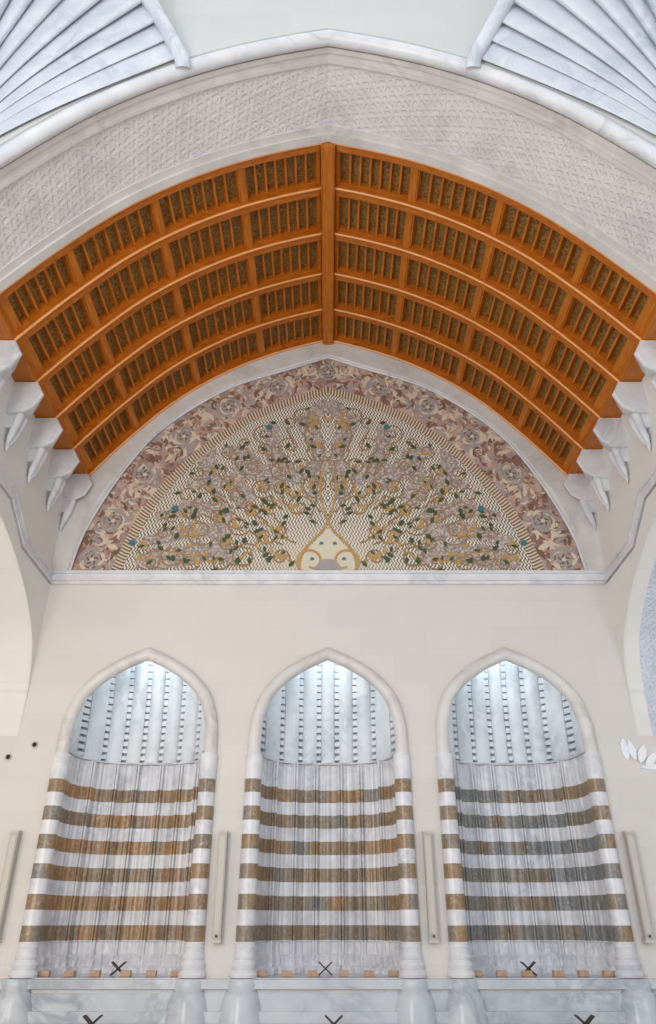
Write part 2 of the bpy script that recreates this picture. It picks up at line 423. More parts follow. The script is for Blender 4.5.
# ------------------------------------------------------------------ wooden coffered vault
t = thing('coffered_ceiling', (0, 8, 6.28), 'orange-brown pointed wooden vault ceiling with arched ribs and slatted coffers', 'ceiling')
RY = [6.02, 6.71, 7.50, 8.29, 9.08, 9.86]        # near faces of the six arched ribs
RW = .14
purl = [s_at(x) for x in (1.17, 2.25, 3.2)]; send = s_at(3.80)
for i, y in enumerate(RY):
    w = RW if i not in (0, 5) else .13
    mb = MB()
    for sg in (-1, 1): arc_box(mb, sg, 0, L, y, y+w, 0, .3)
    r = mb.build('arched_rib', M_woodx, t, smooth=35)
    mb = MB()
    for sg in (-1, 1):
        pts = [(sg*prof(.05+(L-.05)*k/30, -.008)[0], y+.012, prof(.05+(L-.05)*k/30, -.008)[1]) for k in range(31)]
        mb.tube(pts, .018, 8)
    mb.build('edge_bead', M_bead, r, smooth=50)
mb = MB()
mb.box(-.075, .075, 6.025, 9.9, 9.16, 9.5); mb.box(-.10, .10, 6.05, 9.88, 9.20, 9.48)
for sx in (-.082, .082): mb.tube([(sx, 6.03, 9.185), (sx, 9.89, 9.185)], .016, 8, up=Vector((0, 0, 1)))
mb.build('ridge_beam', M_woody, t)
slats = []
for sg in (-1, 1):
    mb = MB(); mb.box(*sorted((sg*3.90, sg*4.195)), 6.03, 9.89, 6.292, 6.42); mb.build('wall_plate_board', M_woody, t)
for i in range(5):
    y0 = RY[i]+(RW if i else .13); y1 = RY[i+1]
    for sg in (-1, 1):
        mb = MB(); arc_box(mb, sg, .06, send+.05, y0-.02, y1+.02, .17, .29); mb.build('coffer_panel', M_panel, t, smooth=35)
        # inclined inner ledges along the ribs
        mb = MB(); arc_box(mb, sg, .06, L, y0-.01, y0+.015, .05, .26); arc_box(mb, sg, .06, L, y1-.035, y1+.01, .075, .26); arc_box(mb, sg, .06, L, y1-.016, y1+.01, .03, .26)
        mb.build('coffer_rail', M_woodx, t, smooth=35)
        for s in purl:
            mb = MB(); arc_box(mb, sg, s-.065, s+.065, y0-.02, y1+.02, .05, .26); arc_box(mb, sg, s-.045, s+.045, y0-.02, y1+.02, .03, .26); mb.build('purlin', M_woody, t)
        mb = MB(); arc_box(mb, sg, send, L, y0-.02, y1+.02, .045, .3); mb.build('springing_board', M_woody, t)
        mb = MB(); arc_box(mb, sg, .1, .155, y0-.02, y1+.02, .05, .26); mb.build('edge_rail', M_woody, t)
        lim = [.155]+purl+[send]
        for k in range(4):
            a = lim[k]+(.065 if k else 0); b = lim[k+1]-(.065 if k < 3 else 0); n = 6 if k < 3 else 5
            for q in range(n):
                s = a+(b-a)*(q+1)/(n+1); slats.append((i, k, sg, s, y0, y1))
slats.sort(key=lambda r: (r[0], r[1]))
for i, k, sg, s, y0, y1 in slats[:100]:
    mb = MB(); arc_box(mb, sg, s-.0145, s+.0145, y0-.01, y1+.01, .085, .20); mb.build('slat', M_woody, t)
mb = MB()
for i, k, sg, s, y0, y1 in slats[100:]: arc_box(mb, sg, s-.0145, s+.0145, y0-.01, y1+.01, .085, .20)
o = mb.build('slat', M_woody, t); o['kind'] = 'stuff'

# ------------------------------------------------------------------ corbels
def corbel(sg):
    """at rib 1; hexagonal head with its flat side to the nave, paired fluted console and drop below"""
    y = 6.71
    t = thing('marble_corbel', (sg*4.2, y, 6.29), '', 'corbel', 'hexagonal corbels carrying the wooden ribs')
    P = [(4.2, 6.29), (3.89, 6.29), (3.775, 6.09), (3.86, 5.885), (4.0, 5.80), (4.2, 5.78)]
    mb = MB(); cx, cz = 4.1, 6.0; rows = []
    for yy, k in ((y-.01, .95), (y+.01, 1), (y+.04, 1), (y+.28, .45)): rows.append([(sg*(cx+(a-cx)*k if a < 4.19 else 4.2), yy, cz+(b-cz)*k) for a, b in P])
    mb.grid(rows, close=True)
    for q in (0, len(mb.v)-len(P)): mb.f.append(tuple(range(q, q+len(P)))); mb.m.append(0)
    mb.build('head', M_marble, t)
    mb = MB()
    mb.hexa([(sg*4.2, y+.09, 5.60), (sg*4.12, y+.09, 5.60), (sg*4.12, y+.24, 5.60), (sg*4.2, y+.24, 5.60), (sg*4.2, y+.04, 5.84), (sg*4.02, y+.06, 5.86), (sg*4.02, y+.27, 5.86), (sg*4.2, y+.29, 5.84)])
    mb.build('neck', M_marble, t)
    mb = MB()
    for off in (-.045, .045):
        mb.tube([(sg*4.06, y+.165+off*1.3, 5.82), (sg*4.075, y+.165+off*1.2, 5.72), (sg*4.10, y+.165+off, 5.58), (sg*4.13, y+.165+off*.8, 5.46), (sg*4.15, y+.165+off*.5, 5.38)], [.062, .058, .05, .042, .02], 10)
    mb.build('flute', M_marble, t, smooth=50)
    mb = MB(); mb.lathe(sg*4.15, y+.165, [(.004, 5.28), (.022, 5.33), (.035, 5.38), (.02, 5.42)], 10); mb.build('pendant_tip', M_marble, t, smooth=50)
    return t
ordn = ['nearest the camera, topmost in the photo', 'second from the top of the row', 'in the middle of the row', 'fourth from the top, one before the mosaic', 'lowest of the row, touching the mosaic frame']
for sg, nm in ((-1, 'left'), (1, 'right')):
    c0 = corbel(sg)
    for k in range(5):
        c = c0 if k == 0 else copy_tree(c0)
        c.location.y = 6.71+.79*k - (.10 if k == 4 else 0); c.scale.y = .4 if k == 4 else 1
        c['label'] = 'hexagonal white marble corbel on the %s wall, %s' % (nm, ordn[k])

# ------------------------------------------------------------------ mosaic lunette
Fi = cat([(0,8.90),(.75,8.60),(1.5,8.31),(2.05,7.98),(2.6,7.52),(3.03,7.03),(3.42,6.33),(3.71,5.62),(3.86,5.11),(3.93,4.60)], 8)   # inside of the marble frame
Fr = cat([(0,8.24),(.62,8.02),(1.26,7.70),(1.80,7.28),(2.28,6.80),(2.68,6.27),(3.00,5.68),(3.21,5.08),(3.33,4.60)], 8)            # outside of the rope border
def resample(P, n):
    s = [0]
    for a, b in zip(P, P[1:]): s.append(s[-1]+math.hypot(b[0]-a[0], b[1]-a[1]))
    out = []; i = 0
    for k in range(n+1):
        d = s[-1]*k/n
        while i < len(s)-2 and s[i+1] < d: i += 1
        q = (d-s[i])/(s[i+1]-s[i]); out.append((P[i][0]+(P[i+1][0]-P[i][0])*q, P[i][1]+(P[i+1][1]-P[i][1])*q))
    return out
# marble frame (setting)
outer = [prof(L*i/24, -.0) for i in range(25)]+[(4.1, 6.28), (4.2, 6.2), (4.2, 4.6)]
loopo = outer+[(-x, z) for x, z in reversed(outer)][:-1]
inner = [(x, z) for x, z in Fi]; loopi = inner+[(-x, z) for x, z in reversed(inner)][:-1]
# a ring open at the bottom
ring = [(x, z) for x, z in outer]+[(x, z) for x, z in reversed(inner)]
mb = MB()
A = resample(outer, 80); B = resample(inner, 80)
for sg in (-1, 1):
    rows = [[(sg*a[0], 9.90, a[1]), (sg*(b[0]+(a[0]-b[0])*.12), 9.90, b[1]+(a[1]-b[1])*.12), (sg*b[0], 9.96, b[1]), (sg*b[0], 10.0, b[1])] for a, b in zip(A, B)]
    mb.grid(rows, [[(i*.05, j) for j in range(4)] for i in range(len(rows))])
struct(mb.build('trim_4', M_marblej, smooth=30))
mb = MB()
pts = [(-b[0], 9.935, b[1]) for b in reversed(resample(inner, 60))][:-1]+[(b[0], 9.935, b[1]) for b in resample(inner, 60)]
mb.tube(pts, .022, 8); struct(mb.build('trim_5', M_marble, smooth=50))

t = thing('mosaic_lunette', (0, 9.97, 4.6), 'large pointed stone mosaic of a scrolling tree with green leaves above the three niches', 'mosaic')
YM = 9.975
N = 120; A = resample(Fi, N); B = resample(Fr, N)
mb = MB()
for sg in (-1, 1):
    mb.grid([[(sg*A[i][0]*(1-k/6)+sg*B[i][0]*k/6, YM, A[i][1]*(1-k/6)+B[i][1]*k/6) for k in range(7)] for i in range(N+1)])
mb.build('floral_border', M_border, t)
# rope border: short cross bars between two thin lines
def inset(P, d):
    out = []
    for i, p in enumerate(P):
        a = P[max(i-1,0)]; b = P[min(i+1,len(P)-1)]; tx, tz = b[0]-a[0], b[1]-a[1]; l = math.hypot(tx, tz) or 1
        out.append((max(0, p[0]+tz/l*d), p[1]-tx/l*d) if i else (0, p[1]-d))
    return out
NR = 96; R0 = resample(Fr, NR*2); R1 = inset(R0, .12); R2 = inset(R0, .165)
mbA, mbB = MB(), MB()
for sg in (-1, 1):
    for i in range(NR*2):
        q = [(sg*R0[i][0], YM-.004, R0[i][1]), (sg*R0[i+1][0], YM-.004, R0[i+1][1]), (sg*R1[min(i+2, NR*2)][0], YM-.004, R1[min(i+2, NR*2)][1]), (sg*R1[min(i+1, NR*2)][0], YM-.004, R1[min(i+1, NR*2)][1])]
        (mbA if i % 2 else mbB).add(q, [(0,1,2,3)])
        q = [(sg*R1[i][0], YM-.003, R1[i][1]), (sg*R1[i+1][0], YM-.003, R1[i+1][1]), (sg*R2[min(i+1, NR*2)][0], YM-.003, R2[min(i+1, NR*2)][1]), (sg*R2[i][0], YM-.003, R2[i][1])]
        (mbB if i % 2 else mbA).add(q, [(0,1,2,3)])
mbA.build('rope_border', M_cream, t); mbB.build('rope_border', M_brown, t)
# field
lf = [(x, z) for x, z in R1]; loop = lf+[(-x, z) for x, z in reversed(lf)][:-1]
mb = MB(); mb.add([(x, YM+.003, z) for x, z in loop]+[(0, YM+.003, 4.6)], [(i, (i+1), len(loop)) for i in range(len(loop)-1)]); mb.build('wave_field', M_field, t)

def inside(x, z, P):
    x = abs(x)
    for a, b in zip(P, P[1:]):
        if b[1] <= z <= a[1]:
            k = (z-b[1])/((a[1]-b[1]) or 1); return x < b[0]+(a[0]-b[0])*k
    return False
YC = [0]
def stepy(y): YC[0] = (YC[0]+1) % 400; return y-YC[0]*6e-6
def ribbon(mb, pts, w, y):
    y = stepy(y)
    rows = []
    for i, p in enumerate(pts):
        a = pts[max(i-1,0)]; b = pts[min(i+1,len(pts)-1)]; tx, tz = b[0]-a[0], b[1]-a[1]; l = math.hypot(tx, tz) or 1
        ww = w(i/(len(pts)-1)) if callable(w) else w
        rows.append([(p[0]-tz/l*ww, y, p[1]+tx/l*ww), (p[0]+tz/l*ww, y, p[1]-tx/l*ww)])
    mb.grid(rows)
def leaf(mb, x, z, a, l, w, y):
    y = stepy(y)
    ca, sa_ = math.cos(a), math.sin(a); pr = [(0,0),(.22,.7),(.5,1),(.78,.6),(1,0),(.78,-.6),(.5,-1),(.22,-.7)]
    mb.poly([(x+ca*u*l-sa_*v*w, y, z+sa_*u*l+ca*v*w) for u, v in pr])
def crescent(mb, x, z, r, a, span, y, fat=.45):
    y = stepy(y)
    n = 9; o_ = [(x+r*math.cos(a+span*i/n), z+r*math.sin(a+span*i/n)) for i in range(n+1)]
    rows = []
    for i in range(n+1):
        k = math.sin(PI*i/n)*fat*r+.004; th = a+span*i/n
        rows.append([(x+r*math.cos(th), y, z+r*math.sin(th)), (x+(r-k)*math.cos(th), y, z+(r-k)*math.sin(th))])
    mb.grid(rows)
def disc(mb, x, z, r, y, n=14): y = stepy(y); mb.poly([(x+r*math.cos(2*PI*i/n), y, z+r*math.sin(2*PI*i/n)) for i in range(n)])
# border flowers, mirrored left and right
petals = {k: MB() for k in ('cream', 'pink', 'terra', 'grey', 'brown')}
mid = [((a[0]+b[0])/2, (a[1]+b[1])/2) for a, b in zip(A, B)]
rng = random.Random(3)
for i in range(0, N+1):
    for q in range(5):
        k = rng.uniform(.06, .94); x = A[i][0]*(1-k)+B[i][0]*k+rng.uniform(-.02,.02); z = A[i][1]*(1-k)+B[i][1]*k
        c = rng.choice(['cream', 'cream', 'pink', 'pink', 'terra', 'terra', 'grey', 'brown']); r = rng.uniform(.05, .115) if c != 'terra' else rng.uniform(.035, .075); a = rng.uniform(0, 6.28); sp = rng.uniform(1.6, 3.4)
        r = min(r, .5*min(math.hypot(x-A[i][0], z-A[i][1]), math.hypot(x-B[i][0], z-B[i][1]))*2+.01); yy = YM-.006-.001*rng.random(); ft = rng.uniform(.4, .8)
        if z < 4.6+r: continue
        for sg in (-1, 1):
            if x-r < 0: continue
            if sg > 0: crescent(petals[c], x, z, r, a, sp, yy, ft)
            else: crescent(petals[c], -x, z, r, PI-a, -sp, yy, ft)
for i in range(0, N+1, 20):
    x, z = mid[i]; R = .22 if i else .2
    if z < 4.8: z = 4.84
    for sg in ((-1, 1) if i else (1,)):
        disc(petals['grey'], sg*x, z, R*.6, YM-.009, 9)
        for k in range(7):
            a = 2*PI*k/7+.3
            crescent(petals['grey' if k % 2 else 'cream'], sg*x+.5*R*math.cos(a), z+.5*R*math.sin(a), R*.44, a-1.2, 2.6, YM-.011, .6)
        crescent(petals['grey'], sg*x, z, R, .3+i, 2.2, YM-.012, .25); crescent(petals['grey'], sg*x, z, R*.95, 3.6+i, 2.0, YM-.012, .25)
        for k in range(5):
            a = 2*PI*k/5; crescent(petals['brown'], sg*x+.25*R*math.cos(a), z+.25*R*math.sin(a), R*.2, a, 3.0, YM-.013, .6)
        disc(petals['cream'], sg*x, z, R*.16, YM-.014, 10)
for k, m in (('cream', M_cream), ('pink', M_pink), ('terra', M_terra), ('grey', M_mgrey), ('brown', M_brown)):
    petals[k].build('border_flower', m, t, fix=False)
# mauve limbs of the tree spreading behind the vines
mm = MB(); rng = random.Random(11)
limbs = [((.25,5.9),(.15,6.8),(.5,7.6)), ((.5,6.2),(.9,6.9),(1.0,7.45)), ((.9,6.2),(1.25,6.6),(1.75,6.95)), ((.25,6.5),(.75,6.35),(1.35,6.45)),
         ((1.2,5.9),(1.7,6.25),(2.3,6.2)), ((1.5,5.6),(2.1,5.75),(2.75,5.6)), ((1.5,5.3),(2.1,5.35),(2.9,5.15)), ((1.4,4.9),(2.0,5.0),(2.6,4.75)),
         ((.95,7.4),(.9,6.9),(.95,6.1)), ((1.3,6.9),(1.5,6.3),(1.35,5.8)), ((0,7.9),(.3,7.5),(.2,6.9)), ((1.9,4.9),(2.5,4.9),(2.95,4.75)), ((1.75,5.9),(2.0,6.6),(1.9,6.9))]
for L3 in limbs:
    a = cat(L3, 10); w0 = rng.uniform(.09, .15)
    wob = [rng.uniform(.7, 1.35) for _ in range(40)]
    for sg in (-1, 1):
        ribbon(mm, [(sg*x, z) for x, z in a], lambda k: w0*(.55+.6*math.sin(PI*min(1, k*.9+.1)))*wob[int(k*20)], YM-.002-.0004*rng.random())
mm.build('tree_limb', M_mauve, t, fix=False)
# vines: spirals branching from the heart
vine, gold, green, teal = MB(), MB(), MB(), MB()
def spiral(cx, cz, r, a0, turns, sgn=1, n=34): return [(cx+(r*(1-.85*i/n))*math.cos(a0+sgn*turns*2*PI*i/n), cz+(r*(1-.85*i/n))*math.sin(a0+sgn*turns*2*PI*i/n)) for i in range(n+1)]
rng = random.Random(5)
centres = []
tries = 0
while len(centres) < 44 and tries < 6000:
    tries += 1
    x = rng.uniform(.10, 2.9); z = rng.uniform(4.72, 7.7); d = math.hypot(x*.9, z-4.6)
    r = rng.uniform(.13, .27) if d < 2.0 else rng.uniform(.12, .22)
    if x < r*.75 or z < 4.62+r or not inside(x+r, z+r*.5, R2) or not inside(x, z+r, R2): continue
    if x < .62 and z < 5.75: continue
    if d > 2.0 and rng.random() < .45: continue
    if any(math.hypot(x-a, z-b) < (r+c)*.92 for a, b, c in centres): continue
    centres.append((x, z, r))
for x, z, r in centres:
    a0 = math.atan2(4.9-z, -x*.7)+rng.uniform(-.5, .5); sgn = rng.choice((-1, 1)); tn = rng.uniform(1.2, 1.7)
    sp = spiral(x, z, r, a0, tn, sgn)
    near = math.hypot(x, z-4.6) < 1.9
    p0 = sp[0]; tail = (p0[0]*.8+rng.uniform(-.05,.05), p0[1]-(p0[1]-4.75)*.22)
    full = cat([tail, ((tail[0]+p0[0])/2+.05*sgn, (tail[1]+p0[1])/2), p0], 6)+sp[1:]
    lv = [(rng.randrange(4, len(full)-8), rng.uniform(.6, 1.2)*rng.choice((-1, 1)), rng.uniform(.085, .14)) for _ in range(3 if near else 2)]
    bl = [(x+rng.uniform(-.3,.3)*r, z+rng.uniform(-.3,.3)*r, rng.uniform(.05,.10), rng.uniform(0,6.28)) for _ in range(3 if near else (1 if rng.random() < .5 else 0))]
    for sg in (-1, 1):
        ribbon(vine, [(sg*a, b) for a, b in full], .010 if not near else .0125, YM-.006)
        for i, off, l in lv:
            a, b = full[i], full[i+1]; ang = math.atan2(b[1]-a[1], (b[0]-a[0]))+off
            if not inside(a[0]+.1, a[1]+.08, R1): continue
            ang = ang if sg > 0 else PI-ang
            leaf(green, sg*a[0], a[1], ang, l, l*.25, YM-.009)
        for bx, bz, br, ba in bl:
            crescent(gold, sg*bx, bz, br, ba if sg > 0 else PI-ba, 2.8*sg, YM-.008, .55)
# loose leaves and blossoms in the outer field
for k in range(46):
    x = rng.uniform(.1, 3.1); z = rng.uniform(4.7, 8.0)
    if not inside(x+.12, z+.12, R2) or (x < .6 and z < 5.6): continue
    a = rng.uniform(.2, 2.6); l = rng.uniform(.09, .14)
    for sg in (-1, 1): leaf(green, sg*x, z, a if sg > 0 else PI-a, l, l*.32, YM-.0095)
for cx, cz, n, s in ((.95,5.15,9,.28), (.62,6.0,6,.2), (2.05,4.85,6,.22), (2.2,5.4,8,.25), (1.5,6.2,5,.2), (.25,7.45,8,.22), (.1,7.0,4,.15), (1.1,5.6,5,.2), (2.75,4.85,4,.15)):
    for k in range(n):
        x = cx+rng.gauss(0, s*.5); z = max(4.68, cz+rng.gauss(0, s*.5)); r = rng.uniform(.05,.09); a = rng.uniform(0,6.28)
        if x < 0: continue
        for sg in (-1, 1): crescent(gold, sg*x, z, r, a if sg > 0 else PI-a, 2.6*sg, YM-.0085, .6)
# the heart-shaped double scroll at the foot, with its grey dome
h1 = cat([(0,6.75),(.12,6.35),(.11,5.95),(.02,5.55),(.05,5.40),(.26,5.15),(.40,4.95),(.445,4.72),(.40,4.61)], 8)
h2 = cat([(.40,4.61),(.47,4.80),(.40,4.96),(.26,5.00),(.14,4.92),(.12,4.78),(.20,4.70),(.29,4.72)], 8)
cl = MB(); bp = [(0,5.40),(.23,5.13),(.37,4.94),(.42,4.72),(.40,4.61)]
cl.poly([(x, YM-.0035, z) for x, z in cat(bp, 6)]+[(-x, YM-.0035, z) for x, z in reversed(cat(bp, 6)[1:])]); cl.build('heart_ground', M_heart, t)
hh = MB()
for sg in (-1, 1):
    ribbon(hh, [(sg*x, z) for x, z in h1], lambda k: .010+.014*k, YM-.010); ribbon(hh, [(sg*x, z) for x, z in h2], lambda k: .024-.010*k, YM-.011)
    for q, z in ((.105, 5.13), (.245, 4.86)): 
        leaf(teal, sg*q-.03, z-.03, .8, .07, .022, YM-.012); leaf(teal, sg*q+.03, z-.03, 2.3, .07, .022, YM-.012)
    for q, z in ((3.05,5.13), (2.45,5.75), (1.0,7.35)): disc(teal, sg*q, z, .055, YM-.012, 7)
hh.build('heart_scroll', M_gold, t, fix=False)
vine.build('vine', M_vine, t, fix=False); gold.build('blossom', M_gold, t, fix=False); green.build('leaf', M_green, t, fix=False); teal.build('bud', M_teal, t, fix=False)
mb = MB(); mb.poly([(.21*math.cos(PI*i/18), YM-.014, 4.605+.25*math.sin(PI*i/18)) for i in range(19)]); 
for sg in (-1, 1): ribbon(mb, cat([(0,4.84),(sg*.06,4.75),(sg*.09,4.62)], 5), .006, YM-.015)
mb.build('root_dome', M_mgrey, t, fix=False)

# ------------------------------------------------------------------ the three striped niches
nn = 2.7
def plan(u, a, b):             # u from -1 (left) to 1 (right)
    th = PI/2*(1-u); c, s = math.cos(th), math.sin(th)
    return (a*math.copysign(abs(c)**(2/nn), c), b*abs(s)**(2/nn))
def u_of_x(x, a):
    lo, hi = -1, 1
    for _ in range(40):
        m = (lo+hi)/2
        if plan(m, a, 1)[0] < x: lo = m
        else: hi = m
    return (lo+hi)/2
AW = .93
HB = lambda z: .90 if z < 2.0 else .90*math.sqrt(max(.02, 1-((z-2.0)/2.3)**2))
def niche(cx, mat, label):
    t = thing('striped_niche', (cx, 10.0, -.56), label, 'niche', 'arched striped marble niches')
    Y0 = 10.03
    # lower back: seven shallow flutes between six colonnettes
    cu = [u_of_x(x, AW) for x in (-.80, -.50, -.19, .19, .50, .80)]
    cuts = [-1]+cu+[1]
    us = []
    for a, b in zip(cuts, cuts[1:]):
        for k in range(30): us.append((a+(b-a)*k/30, k/30))
    us.append((1, 0))
    mb = MB(); rows = []
    for z in [-.56, -.50, -.47, -.38, -.35, -.23, -.21]+[ -.21+ (1.98+.21)*i/12 for i in range(1, 13)]:
        ex = {-.56: .10, -.50: .10, -.47: .05, -.38: .07, -.35: .03, -.23: .03}.get(z, 0)
        row = []
        for u, ph in us:
            x, y = plan(u, AW, .90); rip = .055*math.sin(PI*ph)**.8 + .011*math.sin(PI*ph*6)**2
            k = 1-ex/.9-.06+rip
            # a fine arris in the middle of each flute
            k -= .022*max(0, 1-abs(ph-.5)/.12)
            e = max(0, min(1, (1-abs(u))/.05)); k = 1*(1-e)+k*e
            row.append((cx+x*k, Y0+y*k, z))
        rows.append(row)
    mb.grid(rows); mb.build('fluted_back', mat, t, smooth=40)
    for x in (-.80, -.50, -.19, .19, .50, .80):
        u = u_of_x(x, AW); px, py = plan(u, AW*.918, .90*.918)
        mb = MB()
        for d in (-.02, .02): mb.lathe(cx+px+d, Y0+py, [(.028, -.50), (.028, -.42), (.017, -.40), (.017, 1.97)], 10)
        c = mb.build('colonnette', mat, t, smooth=50)
        mb = MB(); mb.box(cx+x*.97-.058, cx+x*.97+.058, 10.06, 10.15, -.558, -.50); mb.build('stone_block', M_tan, t)
    # string moulding under the hood
    mb = MB(); rows = []
    for z, k in ((1.985, .99), (1.985, .955), (2.0, .95), (2.012, .97)):
        rows.append([(cx+plan(-1+2*i/80, AW, .9)[0]*k, Y0+plan(-1+2*i/80, AW, .9)[1]*k, z) for i in range(81)])
    mb.grid(rows); mb.build('string_moulding', M_niche_w, t, smooth=40)
    # hood: nine broad ribs, eight recessed flutes
    AH = 1.06; gx = [-.887+.2534*i for i in range(8)]; gu = [u_of_x(g*AH*1.02, AH) for g in gx]
    HW = [(u_of_x(g*AH*1.02+.035, AH)-u_of_x(g*AH*1.02-.035, AH))/2 for g in gx]
    us = [(-1, 0, 0)]; prev = -.995
    for g, hw in zip(gu, HW):
        a, b = prev, g-hw
        for k in range(9): us.append((a+(b-a)*k/9, .045*math.sin(PI*k/9)**.7, 0))
        us += [(b, 0, 0), (b+.002, 0, 1), (g+hw-.002, 0, 1), (g+hw, 0, 0)]; prev = g+hw
    for k in range(1, 10): us.append((prev+(1-prev)*k/9, .045*math.sin(PI*k/9)**.7, 0))
    zs = [2.0+.06*i for i in range(36)]
    mb = MB()
    mb.grid([[(cx+plan(u, AH, HB(z))[0]*(1.0 if abs(u) > .998 else .97-r+.10*g), Y0+plan(u, AH, HB(z))[1]*(.97-r+.10*g), z) for u, r, g in us] for z in zs])
    z = zs[-1]; mb.add([(cx-1.06, 10.061, z), (cx+1.06, 10.061, z), (cx+1.06, 11, z), (cx-1.06, 11, z)], [(0,1,2,3)])
    mb.build('fluted_hood', M_niche_w, t, smooth=40)
    for g, hw in zip(gu, HW):               # stepped little blocks up each flute
        mb = MB()
        for i in range(17):
            z0 = 2.05+.098*i; z1 = z0+.057+.0024*i
            pts = []
            for z in (z0, z1):
                b = HB(z); k = .975 if z == z1 else .972
                for u, kk in ((g-hw+.001, k+.01), (g+hw-.001, k+.01), (g+hw-.001, 1.09), (g-hw+.001, 1.09)):
                    x, y = plan(u, AH, b); pts.append((cx+x*kk, Y0+y*kk, z))
            mb.hexa(pts)
        mb.build('stepped_flute', M_niche_w, t)
    # masonry behind the niche
    mb = MB(); mb.grid([[(cx-1.1, 10.07, z), (cx-1.1, 11.15, z), (cx+1.1, 11.15, z), (cx+1.1, 10.07, z)] for z in (-.6, 4.2)]); mb.add([(cx-1.1, 10.07, 4.2), (cx+1.1, 10.07, 4.2), (cx+1.1, 11.15, 4.2), (cx-1.1, 11.15, 4.2)], [(0,1,2,3)]); mb.build('masonry_backing', M_wall, t)
    # floor slab
    mb = MB(); mb.box(cx-.96, cx+.96, 9.9, 10.95, -.60, -.56); mb.build('floor_slab', M_grey, t)
    # columns and arch
    for sg in (-1, 1):
        x = cx+sg*.985
        mb = MB()
        mb.lathe(x, 9.98, [(.118, -.21), (.108, 1.64), (.104, 1.90)], 28)
        c = mb.build('column', M_bandc, t, smooth=50)
        mb = MB()
        mb.lathe(x, 9.98, [(.16, -.56), (.165, -.53), (.15, -.50), (.135, -.485), (.145, -.46), (.15, -.43), (.128, -.40), (.12, -.385), (.13, -.37), (.13, -.35), (.118, -.335), (.115, -.27), (.122, -.255), (.112, -.24), (.120, -.205)], 28)
        mb.build('column_base', M_marble, c, smooth=35)
        mb = MB(); mb.lathe(x, 9.98, [(.112, 1.63), (.112, 1.90), (.116, 1.905), (.116, 1.93), (.104, 1.935), (.10, 1.96)], 28)
        mb.build('capital', M_marble, c, smooth=35)
        mb = MB()
        mb.lathe(cx+sg*.985, 9.87, [(.262, -.985), (.262, -.95), (.25, -.90), (.235, -.82), (.215, -.75), (.20, -.70), (.178, -.685), (.182, -.66), (.19, -.62), (.18, -.58), (.17, -.565)], 32)
        mb.build('pedestal', M_grey, c, smooth=40)
    pts = [(cx+x, 9.98, z) for x, z in niche_outline(.090)]+[(cx-x, 9.98, z) for x, z in reversed(niche_outline(.090)[:-1])]
    n = len(pts); mb = MB(); mb.tube(pts, .088, 18)
    mb.build('arch_moulding', M_marblej, t, smooth=50)
niche(NX[0], M_band[0], 'striped marble niche with brown courses, nearest the left side')
niche(NX[1], M_band[1], 'middle one of the three striped marble arched niches')
niche(NX[2], M_band[2], 'striped marble niche with greyer courses, nearest the right side')

# plinth and bench along the foot of the wall
t = thing('marble_plinth', (0, 9.8, -EZ), 'polished grey marble plinth and ledge running below the three niches', 'plinth')
mb = MB(); mb.box(-7.85, 7.85, 9.76, 10.0, -.66, -.57); mb.build('ledge', M_grey, t)
mb = MB(); mb.box(-7.85, 7.85, 9.83, 10.0, -.70, -.66); mb.build('groove_band', M_trim, t)
mb = MB(); mb.box(-7.85, 7.85, 9.80, 10.0, -.87, -.70); mb.build('panel', M_grey, t)
mb = MB(); mb.box(-7.85, 7.85, 9.74, 10.0, -.98, -.87); mb.build('base_moulding', M_grey, t)
mb = MB(); mb.box(-7.85, 7.85, 8.5, 9.73, -EZ, -.99)
o = mb.build('stone_bench', M_grey); tag(o, 'low polished marble bench step in front of the plinth, at bottom edge', 'bench')

# ------------------------------------------------------------------ small things
def stand(x, y, z, s, label, tilt=0):
    t = thing('book_stand', (x, y, z), label, 'book stand', 'dark X-shaped folding stands')
    for sg in (-1, 1):
        mb = MB(); a = math.radians(40)
        d = Vector((sg*math.cos(a), 0, math.sin(a))); nrm = Vector((-sg*math.sin(a), 0, math.cos(a)))
        l = .105*s; c = Vector((x, y, z+l*math.sin(a)+.004)); w = .05*s; th = .006*s
        for y0, y1, p0, p1 in ((-w, w, .12, 1), (-w, -w*.35 if sg > 0 else -w*.2, -1, .12), (w*.35 if sg > 0 else w*.2, w, -1, .12), (-w*.3 if sg < 0 else -w*.1, w*.3 if sg < 0 else w*.1, -.12, .12)):
            q = []
            for k in (-th, th):
                for p, yy in ((p0, y0), (p1, y0), (p1, y1), (p0, y1)): q.append(c+d*(p*l)+nrm*k+Vector((0, yy, 0)))
            mb.hexa(q)
        mb.build('board', M_dark, t)
stand(-2.52, 10.22, -.556, 1.0, 'small dark folding X-shaped stand on the floor of the left niche')
stand(-.03, 10.22, -.556, 1.0, 'small dark folding X-shaped stand on the floor of the middle niche')
stand(2.41, 10.22, -.556, 1.0, 'small dark folding X-shaped stand on the floor of the right niche')
stand(-2.42, 9.0, -.988, 1.1, 'dark folding X-shaped stand on the bench below the left niche')
stand(.06, 9.0, -.988, 1.1, 'dark folding X-shaped stand on the bench below the middle niche')
stand(2.64, 9.0, -.988, 1.1, 'dark folding X-shaped stand on the bench below the right niche')

